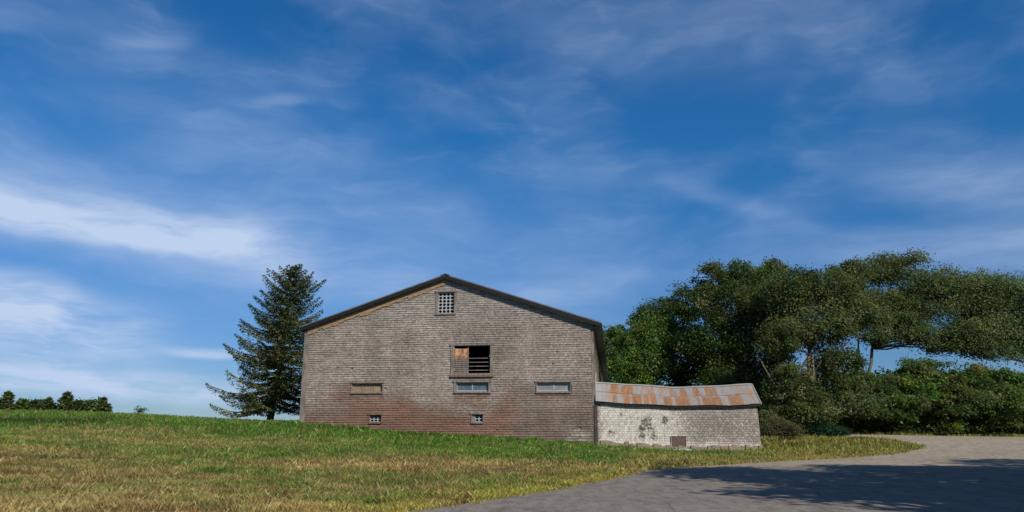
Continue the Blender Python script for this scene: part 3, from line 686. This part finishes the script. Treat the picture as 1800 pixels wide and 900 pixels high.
broadleaf('broadleaf_tree', gp(1425, 52), [blob(1400,510,53,55,36), blob(1460,505,53,52,32), blob(1500,478,54,42,18), blob(1440,575,52,60,38), blob(1370,590,51,34,34), blob(1510,555,52,46,28), blob(1390,665,51,34,28), blob(1470,640,52,42,32), blob(1430,715,51.5,46,28), blob(1370,710,51,30,26), blob(1500,700,52,36,26)], OL, 640, 75, .115,
  'olive-green tree with pale forked limbs showing through, right of the shed', 'tree', G, .15, 'bark', 1, .5, clump=.5, twigs=190, hollow=.45,
  limbs=[([at(1412,752,51.6), at(1392,715,51.2), at(1362,678,51), at(1343,645,50.9), at(1330,618,51.2)], .10, .03), ([at(1430,752,51.6), at(1424,700,51.3), at(1430,655,51.2), at(1428,625,51.4)], .13, .06), ([at(1424,700,51.3), at(1402,660,51), at(1390,630,51.3)], .07, .03), ([at(1430,655,51.2), at(1452,622,51.3), at(1475,600,51.8)], .07, .03)])
broadleaf('broadleaf_tree', gp(1500, 60), [blob(1580,457,60,56,10), blob(1545,480,60,50,16), blob(1640,495,60,66,24), blob(1545,525,59,42,18), blob(1620,545,60,56,22), blob(1700,515,60,58,36), blob(1700,580,59,56,22), blob(1610,582,59,48,18), blob(1680,598,59.5,46,16), blob(1545,555,59,36,26), blob(1540,590,59,34,14), blob(1570,560,59,40,12), blob(1660,610,59,36,8), blob(1500,520,59,30,24), blob(1600,520,60,50,18)], OL+[(.17,.18,.085)], 720, 70, .115,
  'wide umbrella-shaped tree arching over a strip of open sky at the right', 'tree', G, .16, 'bark', 2, .42, flat=.5, clump=.72, hollow=.12, twigs=170)
broadleaf('broadleaf_tree', gp(1890, 60), [blob(1745,500,60,44,20), blob(1790,520,60,56,34), blob(1760,570,60,50,28), blob(1720,545,60,40,30), blob(1850,545,60,66,55), blob(1800,605,60,56,20), blob(1740,612,59,44,14), blob(1890,630,60,55,55), blob(1940,560,60,60,50)], [(.17,.19,.095),(.14,.165,.075),(.12,.14,.06)], 640, 75, .12,
  'grey-green tree whose crown runs off the right edge of the picture', 'tree', G, .26, flat=.55, clump=.75, hollow=.12, twigs=120)
broadleaf('broadleaf_tree', gp(1085, 106), [blob(1078,615,106,34,34), blob(1100,590,106,30,26), blob(1060,640,106,34,34), blob(1085,660,106,34,30)], LT+MD, 150, 80, .2,
  'green tree farthest back, seen just past the black eave of the barn', 'tree', G, .25)
# lower thicket behind the drive
G2 = 'shrubs massed along the far side of the drive'
def shrub_blobs(px, w, ytop, n):
    out = []
    for i in range(n):      # drooping layers in front, recessed sparse stems below
        t = i/max(1, n-1); out.append(blob(px+random.uniform(-.6,.6)*w, ytop+14+t*58+random.uniform(-6,6), 54.5-1.6*t, w*random.uniform(.5,.8), random.uniform(11,17), w*.55))
    out += [blob(px-w*.4, ytop+75, 56.5, w*.6, 26), blob(px+w*.4, ytop+82, 56.5, w*.6, 24)]
    return out
thk = [(1530,56,shrub_blobs(1520,60,650,7), MD+OL, 'rounded olive shrub under the left end of the sky gap'),
 (1620,56,shrub_blobs(1600,58,634,8)+[blob(1585,726,53.2,22,9)], MD+LT+OL, 'broad shrub with bright leaf tufts under the middle of the sky gap'),
 (1710,56,shrub_blobs(1690,58,640,8)+[blob(1668,742,53,20,8), blob(1700,722,53,24,8)], OL+MD+LT[:1], 'spreading olive shrub under the right part of the sky gap'),
 (1800,56,shrub_blobs(1780,56,644,8)+[blob(1770,735,53,26,12)], MD+LT[:1], 'leafy shrub at the right edge of the picture beyond the gravel'),
 (1900,56,[blob(1890,660,54,55,45), blob(1930,720,54,50,38)], DK, 'dark shrub past the right edge of the picture')]
for px, Y, bl, cl, lb in thk:
    broadleaf('shrub', gp(px, Y), bl, cl, 250, 75, .125, lb, 'shrub', G2, .07, stems=3, fork=.35, twigs=40, hollow=.5, flat=.4)
# darker trees closing the view further back
for px, lb in ((1440, 'dark tree farther back hidden behind the teal bush and forked trunks'), (1625, 'dark tree farther back in the middle of the thicket'), (1770, 'dark tree farther back nearest the right edge of the picture'), (1330, 'dark tree farther back seen low between the trunks right of the shed'), (1560, 'dark tree farther back behind the thicket, left of centre of the gap'), (1690, 'dark tree farther back behind the thicket, near the right edge')):
    broadleaf('broadleaf_tree', gp(px, 70), [blob(px-20,700,70,60,40), blob(px+40,690 if px < 1400 else 700,70,55,36), blob(px+10,742,66,75,24)], DK, 200, 70, .17, lb, 'tree', 'low trees at the back of the thicket', .15, twigs=20)
broadleaf('teal_bush', gp(1462, 50.5), [blob(1462,758,50.5,32,9,22), blob(1445,756,50.5,16,9)], [(.03,.07,.035),(.025,.055,.03)], 90, 60, .07, 'low rounded blue-green bush at the left end of the gravel edge', 'bush', None, .03, stems=3, fork=.2, clump=.35, twigs=10)
broadleaf('dry_bush', gp(1362, 47), [blob(1358,750,47,20,18), blob(1385,757,47,22,14)], [(.13,.105,.06),(.1,.09,.04),(.16,.14,.07)], 70, 50, .06, 'brownish dry bush at the right foot of the shed', 'bush', None, .03, stems=4, fork=.3, clump=.4, hollow=.3, twigs=30)

# spruce
def conifer(name, base, tip, prof, nwh, label, cat='tree', group=None, detail=1.0, cols=((.075,.105,.04),(.11,.135,.045),(.14,.155,.055)), size=.13, start=.07, trunk_r=.24, tier=False):
    base = Vector(base); tip = Vector(tip); H = tip.z-base.z; root = empty(name, base, label, cat, group); tb = MB()
    axis = lambda t: base.lerp(tip, t)+Vector((.12*math.sin(t*5), 0, 0))*(1-t)
    pts = [axis(t/12) for t in range(13)]; pts[0] -= Vector((0,0,.3)); tb.tube(pts, [trunk_r*(1-t/12*.93)*(1.2 if t == 0 else 1) for t in range(13)], 9)
    C = []; N = []; Sz = []; Cl = []
    for w_ in range(nwh):
        t = start+(1-start)*(w_/nwh)**.93; t = min(.985, t+random.uniform(-.008,.008)*(0.5 if tier else 1)); p0 = axis(t); a0 = random.random()*6.28; nb = random.choice((5,6,7)) if tier else random.choice((4,5,6))
        for k in range(nb):
            az = a0+k*6.28/nb+random.uniform(-.35,.35); L = np.interp(t, prof[0], prof[1])*random.uniform(.55,1.08)*H*(1+.13*math.sin(w_*2.4)*tier)
            if random.random() < .1: L *= .5
            dx, dy = math.cos(az), math.sin(az); rise = (-.28+.75*t)*L*random.uniform(.7,1.2); n = max(4, int(L/.16)); bp = []
            for i in range(n+1):
                u = i/n; z = rise*u+(.16*L*(u**2.2))-.12*L*math.sin(u*math.pi)*(1-t); bp.append(p0+Vector((dx*L*u, dy*L*u, z)))
            tb.tube(bp[::max(1, n//4)]+[bp[-1]], list(np.linspace(max(.02, .018*L+.012), .006, len(bp[::max(1, n//4)])+1)), 4)
            cc = np.array(cols[random.randrange(len(cols))])*random.uniform(.8,1.25)
            for i in range(1, n+1):
                u = i/n; wd = .34*L*(1-u)**.7*min(1, u*3)+.12*min(1, L); m = int(max(3, detail*(5+11*wd)))
                for _ in range(m):
                    q_ = random.uniform(-1,1); lat = q_*wd; fwd_ = abs(lat)*.55
                    c = bp[i]+Vector((dx*fwd_-dy*lat, dy*fwd_+dx*lat, -abs(lat)*.3+random.gauss(0,.03)-random.random()**2*(.1 if tier else .16)))
                    C.append(c); N.append((random.gauss(0,.5), random.gauss(0,.5), 1)); Sz.append(size*random.uniform(.6,1.3)); Cl.append(cc*random.uniform(.75,1.3))
    for i in range(int(60*detail)):
        t = random.uniform(.93, 1.0); c = axis(t); r = (1-t)*H*.22+.04; C.append(c+Vector((random.gauss(0,r), random.gauss(0,r), 0))); N.append((random.gauss(0,1), random.gauss(0,1), .4)); Sz.append(size*.8); Cl.append(np.array(cols[0])*1.1)
    tb.build('trunk', M['bark'], root, True)
    me = leaf_mesh('crown', np.array([tuple(c) for c in C]), np.array(N), np.array(Sz), np.array(Cl), asp=.3); link('crown', me, M['needle'], root); return root
random.seed(23); b = gp(472, 55); tp = at(521, 466, 55.3)
conifer('spruce_tree', b, tp, ([0,.1,.3,.5,.62,.78,.9,1], [.38,.40,.345,.30,.26,.20,.125,.02]), 29, 'tall dark spruce with drooping layered branches, leaning slightly, at the left corner of the barn', detail=1.7, start=.115, tier=True)
# far trees beyond the rise
GF = 'small dark trees beyond the crest at the left'
far = [(15,697,120,'c','pointed fir at the far left end of the distant row'),(55,700,124,'b','broad bushy tree second from the left in the distant row'),(87,708,120,'c','smallest pointed tree, in the middle of the distant row'),
 (119,698,118,'c','pointed fir just right of the middle of the distant row'),(150,701,122,'b','broad bushy tree second from the right in the distant row'),(183,708,118,'c','low pointed tree at the right end of the distant row')]
for px, py, Y, kd, lb in far:
    tp = at(px, py-(9 if kd == 'c' else -5), Y); g = (tp.x, tp.y, gz(tp.x, tp.y)); py += 0 if kd == 'c' else 5
    if kd == 'c': conifer('fir_tree', g, tp, ([0,.1,.5,.8,1], [.40,.40,.28,.14,.02]), 22, lb, 'tree', GF, size=.42, start=.05, detail=1.1, trunk_r=.16)
    else: broadleaf('round_tree', g, [blob(px-11,py+10,Y,14,9), blob(px+11,py+8,Y,15,9), blob(px,py+18,Y,20,11)], DK, 120, 50, .3, lb, 'tree', GF, .16, clump=.9, twigs=14)
tp = at(246, 712, 75); broadleaf('sapling', (tp.x, tp.y, gz(tp.x, tp.y)), [blob(246,720,75,9,7), blob(242,727,75,7,6)], [(.14,.15,.08),(.11,.12,.06)], 26, 26, .07, 'thin pale sapling poking up over the crest of the field', 'sapling', None, .03, 'palebark', clump=.4, hollow=.1, twigs=20)

# trees right of the view that shade the asphalt
GS = 'roadside trees shading the asphalt from the right'
for i, (x, y, h_, r_, lb) in enumerate(((18.5, 12.5, 16, 3.6, 'tall roadside tree nearest the shaded asphalt, outside the picture'), (24.5, 15.5, 15, 4, 'roadside tree standing farthest back at the right, outside the picture'),
        (17, 7.6, 13, 3.6, 'slender roadside tree between the two nearest the viewer, outside the picture'), (21, 5.5, 13.5, 3.6, 'roadside tree nearest the viewer at the right, outside the picture'), (26, 10, 15, 3.9, 'roadside tree in the middle of the row, outside the picture'), (32, 18.5, 15, 4, 'roadside tree standing farthest to the right, outside the picture'))):
    z = gz(x, y); bl = [(x, y, z+h_*.6, r_, r_, h_*.22), (x-r_*.45, y+.8, z+h_*.72, r_*.7, r_*.7, h_*.13), (x+r_*.5, y-1, z+h_*.55, r_*.8, r_*.7, h_*.2), (x, y, z+h_*.86, r_*.55, r_*.55, h_*.12), (x-r_*.3, y-.5, z+h_*.42, r_*.7, r_*.7, h_*.1)]
    broadleaf('roadside_tree', (x, y, z), bl, MD, 260, 45, .2, lb, 'tree', GS, .26, clump=.75, twigs=25)

# ---------------------------------------------------------------- grass
def blades(n, y0, y1, hmin, hmax, wd, xr=.8, region=None):
    y = y0+(y1-y0)*rng.random(n)**.9; x = (rng.random(n)*2-1)*(y*xr+2) if region is None else None
    if region is not None: x = region[0]+(region[1]-region[0])*rng.random(n)
    return x, y
Xs = []; Ys = []; Hs = []; Ws = []
for n, y0, y1, hm, wd in ((170000, 9, 18, .085, .007), (200000, 17, 27, .095, .010), (200000, 26, 42, .10, .015), (130000, 40, 64, .13, .024)):
    y = y0+(y1-y0)*rng.random(n); x = (rng.random(n)*2-1)*(y*.78+1.5); k = (x < roadedge(y)+32)
    Xs.append(x[k]); Ys.append(y[k]); Hs.append(hm*(.5+1.0*rng.random(k.sum()))); Ws.append(np.full(k.sum(), wd))
# taller fringes: at the foot of the walls and along the paving edge
def fringe(pts, n, spread, hm, wd):
    P = np.array(pts); i = rng.integers(0, len(P)-1, n); t = rng.random(n)[:, None]; q = P[i]*(1-t)+P[i+1]*t+rng.normal(size=(n, 2))*spread
    Xs.append(q[:, 0]); Ys.append(q[:, 1]); Hs.append(hm*(.4+1.0*rng.random(n))); Ws.append(np.full(n, wd))
fringe([fw(s, -.22, 0)[:2] for s in np.linspace(-.5, 18.3, 60)], 9000, .14, .17, .018)
fringe([(x-.18, y) for x, y in edge_f if 8 < y < 50], 16000, .16, .085, .013)
fringe([at(1345,779,45.5)[:2], at(1400,778,46)[:2], at(1470,774,47.5)[:2]], 4500, .5, .2, .016)
fringe([at(1120,829,28.6)[:2], at(1165,824,30.3)[:2], at(1200,822,31)[:2]], 1500, .2, .2, .016)
x = np.concatenate(Xs); y = np.concatenate(Ys); h = np.concatenate(Hs); wdt = np.concatenate(Ws)
creep = .38*rng.random(len(x))**2.2; inside = inpoly(x-creep, y+creep*.6, PAVED)
bs = (x-L0[0])*EX+(y-L0[1])*EY; bd = (x-L0[0])*DX+(y-L0[1])*DY
keep = (~inside) & ~((bs > -.1) & (bs < BW+.05) & (bd > -.06) & (bd < BL)) & ~((bs > BW) & (bs < SB+.2) & (bd > -.12) & (bd < SD))
x = x[keep]; y = y[keep]; h = h[keep]; wdt = wdt[keep]
clumpn = fbm(x*1.1, y*1.1, 3); h = h*(.55+.95*clumpn); z = height(x, y)
gi = np.searchsorted(GX, x)-1; gj = np.searchsorted(GY, y)-1; fx = (x-GX[gi])/(GX[gi+1]-GX[gi]); fy = (y-GY[gj])/(GY[gj+1]-GY[gj])
z = (ZZ[gj,gi]*(1-fx)+ZZ[gj,gi+1]*fx)*(1-fy)+(ZZ[gj+1,gi]*(1-fx)+ZZ[gj+1,gi+1]*fx)*fy-.01
col = ground_col(x, y); n = len(x); r = rng.random(n)
red = fbm(x*.8+11, y*.8+50, 3); u_ = rng.random(n); drym = (u_ < .09)&((col[:, 0] > col[:, 1]*.85)|(u_ < .025)); col = np.where(drym[:, None], np.array([.36,.30,.15]), col); wdt = np.where(drym, wdt*.6, wdt); col = np.where(((u_ > .9) | ((u_ > .55) & (red > .6) & (y < 34)))[:, None], np.array([.27,.15,.07]), col); bare = fbm(x*1.7+31, y*1.7+7, 3); h = h*(.4+.7*sstep(.3, .5, bare)); col = col*(.5+.95*r[:, None])*(.8+.4*sstep(.35,.6,bare))[:, None]; h = h*np.where(u_ < .02, 1.45, 1)
az = rng.random(n)*6.283; ln = h*(.25+.6*rng.random(n)); la = rng.random(n)*6.283
bx, by = np.cos(az)*wdt, np.sin(az)*wdt; tx, ty = np.cos(la)*ln, np.sin(la)*ln
V = np.stack([np.c_[x-bx, y-by, z], np.c_[x+bx, y+by, z], np.c_[x+bx*.7+tx*.35, y+by*.7+ty*.35, z+h*.6], np.c_[x+tx, y+ty, z+h], ], 1).reshape(-1, 3)
V[3::4] = V[3::4]; Fc = np.arange(4*n).reshape(n, 4)
tag(link('grass', npmesh('grass', V, Fc, np.repeat(col, 4, 0)), M['grassblade']), 'short green and straw-coloured field grass sloping down from the barn to the road', 'grass', kind='stuff')

# ---------------------------------------------------------------- light, sky, clouds
SAZ = math.radians(145); SEL = math.radians(37)
sd = Vector((math.sin(SAZ)*math.cos(SEL), math.cos(SAZ)*math.cos(SEL), math.sin(SEL)))
L = bpy.data.lights.new('sun', 'SUN'); L.energy = 4.7; L.angle = math.radians(.5); L.color = (1, .9, .77)
lo = bpy.data.objects.new('sun', L); COL.objects.link(lo); lo.rotation_euler = sd.to_track_quat('Z', 'Y').to_euler()
W = bpy.data.worlds.new('World'); S.world = W; W.use_nodes = True; t = NT(W.node_tree); bg = W.node_tree.nodes['Background']
sky = t.node('ShaderNodeTexSky', sky_type='NISHITA', sun_disc=False, sun_elevation=SEL, sun_rotation=SAZ, altitude=0, air_density=1.0, dust_density=.3, ozone_density=2.5)
gen = t.node('ShaderNodeTexCoord').outputs['Generated']
sx = t.node('ShaderNodeSeparateXYZ'); t.put(sx.inputs[0], gen)
AZ = t.m('MULTIPLY', t.m('ARCTAN2', sx.outputs[0], sx.outputs[1]), 57.2958); EL = t.m('MULTIPLY', t.m('ARCSINE', sx.outputs[2]), 57.2958)
cx = t.node('ShaderNodeCombineXYZ'); t.put(cx.inputs[0], AZ); t.put(cx.inputs[1], EL); P0 = cx.outputs[0]
wv = t.noise(P0, .06, 4, .6, out=1); w1 = t.node('ShaderNodeVectorMath', operation='SUBTRACT'); t.put(w1.inputs[0], wv); w1.inputs[1].default_value = (.5,.5,.5)
w2 = t.node('ShaderNodeVectorMath', operation='MULTIPLY_ADD'); t.put(w2.inputs[0], w1.outputs[0]); w2.inputs[1].default_value = (9,5,0); t.put(w2.inputs[2], P0); PW = w2.outputs[0]
def azel(px, py):
    a, b = ray(px, py); return math.degrees(math.atan(a)), math.degrees(math.atan(b/math.sqrt(1+a*a)))
fine = t.noise(t.scalev(PW, (.09,.5,1), rot=(0,0,math.radians(12))), 1.6, 7, .6)
mask = None
def bandm(p0, p1, up, dn, k, warp=.35, ends=3., lo=.6):
    global mask
    a = azel(*p0); b = azel(*p1); L_ = math.hypot(b[0]-a[0], b[1]-a[1]); c, s_ = (b[0]-a[0])/L_, (b[1]-a[1])/L_
    q = t.node('ShaderNodeSeparateXYZ'); mv = t.node('ShaderNodeMix', data_type='VECTOR'); t.put(mv.inputs[0], warp); t.put(mv.inputs[4], P0); t.put(mv.inputs[5], PW); t.put(q.inputs[0], mv.outputs[1])
    x_ = t.m('SUBTRACT', q.outputs[0], a[0]); y_ = t.m('SUBTRACT', q.outputs[1], a[1])
    al = t.m('ADD', t.m('MULTIPLY', x_, c), t.m('MULTIPLY', y_, s_)); ac = t.m('SUBTRACT', t.m('MULTIPLY', y_, c), t.m('MULTIPLY', x_, s_))
    g = t.m('MULTIPLY', t.ramp(ac, 0, up, 1, 0), t.ramp(ac, -dn, 0, 0, 1))
    g = t.m('MULTIPLY', g, t.m('MULTIPLY', t.ramp(al, -ends, ends, 0, 1), t.ramp(al, L_-ends, L_+ends, 1, 0)))
    g = t.m('MULTIPLY', g, t.m('MULTIPLY', t.ramp(fine, .3, .65, lo, 1.05), k))
    mask = g if mask is None else t.m('ADD', mask, g)
bandm((-250,330), (470,440), 3.2, 1.6, .75)
bandm((-250,310), (560,470), 6.5, 3.2, .33)
bandm((-200,490), (130,540), 2.6, 2.4, .95, lo=.45)
bandm((-200,570), (260,600), 3.8, 3.4, .62, lo=.1)
bandm((-100,665), (420,692), 1.7, 1.3, .85, lo=.2)
bandm((300,620), (430,625), .7, .5, .6, ends=1.5)
bandm((40,632), (150,650), .5, .8, .25, ends=1.5)
bandm((430,460), (760,500), 3.5, 3., .25)
bandm((150,120), (1100,560), 8, 6, .13, ends=8)
bandm((-100,30), (70,45), 1.5, 1.2, .2)
bandm((210,80), (320,75), 1., .7, .2, ends=2)
bandm((450,182), (530,177), .8, .6, .2, ends=2)
bandm((850,20), (1500,110), 6, 4, .07, ends=6)
bandm((1480,440), (2000,410), 2.4, 3, .30, ends=4)
bandm((1560,320), (2000,330), 2.5, 2.5, .25, ends=4)
bandm((1180,320), (1420,400), 1.2, 1.2, .13)
bandm((760,560), (1140,480), 2.5, 2.5, .22)
n1 = t.noise(t.scalev(PW, (.10,.22,1), rot=(0,0,math.radians(-18))), .8, 6, .5, .25)
n2 = t.noise(t.scalev(PW, (.14,.6,1), rot=(0,0,math.radians(14))), 1.3, 7, .58, .4)
veil = t.m('ADD', t.ramp(n1, .36, .78, 0, .17), t.m('MULTIPLY', t.ramp(n2, .45, .8, 0, .10), t.ramp(n1, .35, .6)))
hor = t.ramp(EL, 22, 0, 0, .15)
mk = t.m('ADD', t.m('ADD', mask, veil), t.m('MULTIPLY', hor, t.ramp(AZ, 30, -35, .2, 1)), clamp=True)
mk = t.m('MULTIPLY', mk, t.ramp(EL, -1, 0))
hs = t.node('ShaderNodeHueSaturation'); hs.inputs['Saturation'].default_value = 1.25; hs.inputs['Value'].default_value = 1.0; t.put(hs.inputs['Color'], sky.outputs[0])
tint = t.mix(t.ramp(EL, 2, 24), (.42,.66,1.05), (.44,1.1,1.42))
tint = t.mix(t.ramp(EL, 35, 60), tint, (.95,.86,.68))
c = t.mix(mk, t.mix(1., hs.outputs[0], tint, 'MULTIPLY'), (6.9, 8.6, 11.6)); t.put(bg.inputs[0], c); bg.inputs[1].default_value = .074

cam = bpy.data.cameras.new('camera'); co = bpy.data.objects.new('camera', cam); COL.objects.link(co); S.camera = co
cam.sensor_width = 36; cam.lens = 36*F/1800; co.location = (0, 0, EYE); co.rotation_euler = (math.radians(90)+TH, 0, 0); cam.clip_end = 6000; cam.clip_start = .1
S.view_settings.view_transform = 'Standard'; S.view_settings.look = 'None'; S.view_settings.exposure = 0; S.view_settings.gamma = 1
S.render.engine = 'CYCLES'; S.cycles.max_bounces = 6
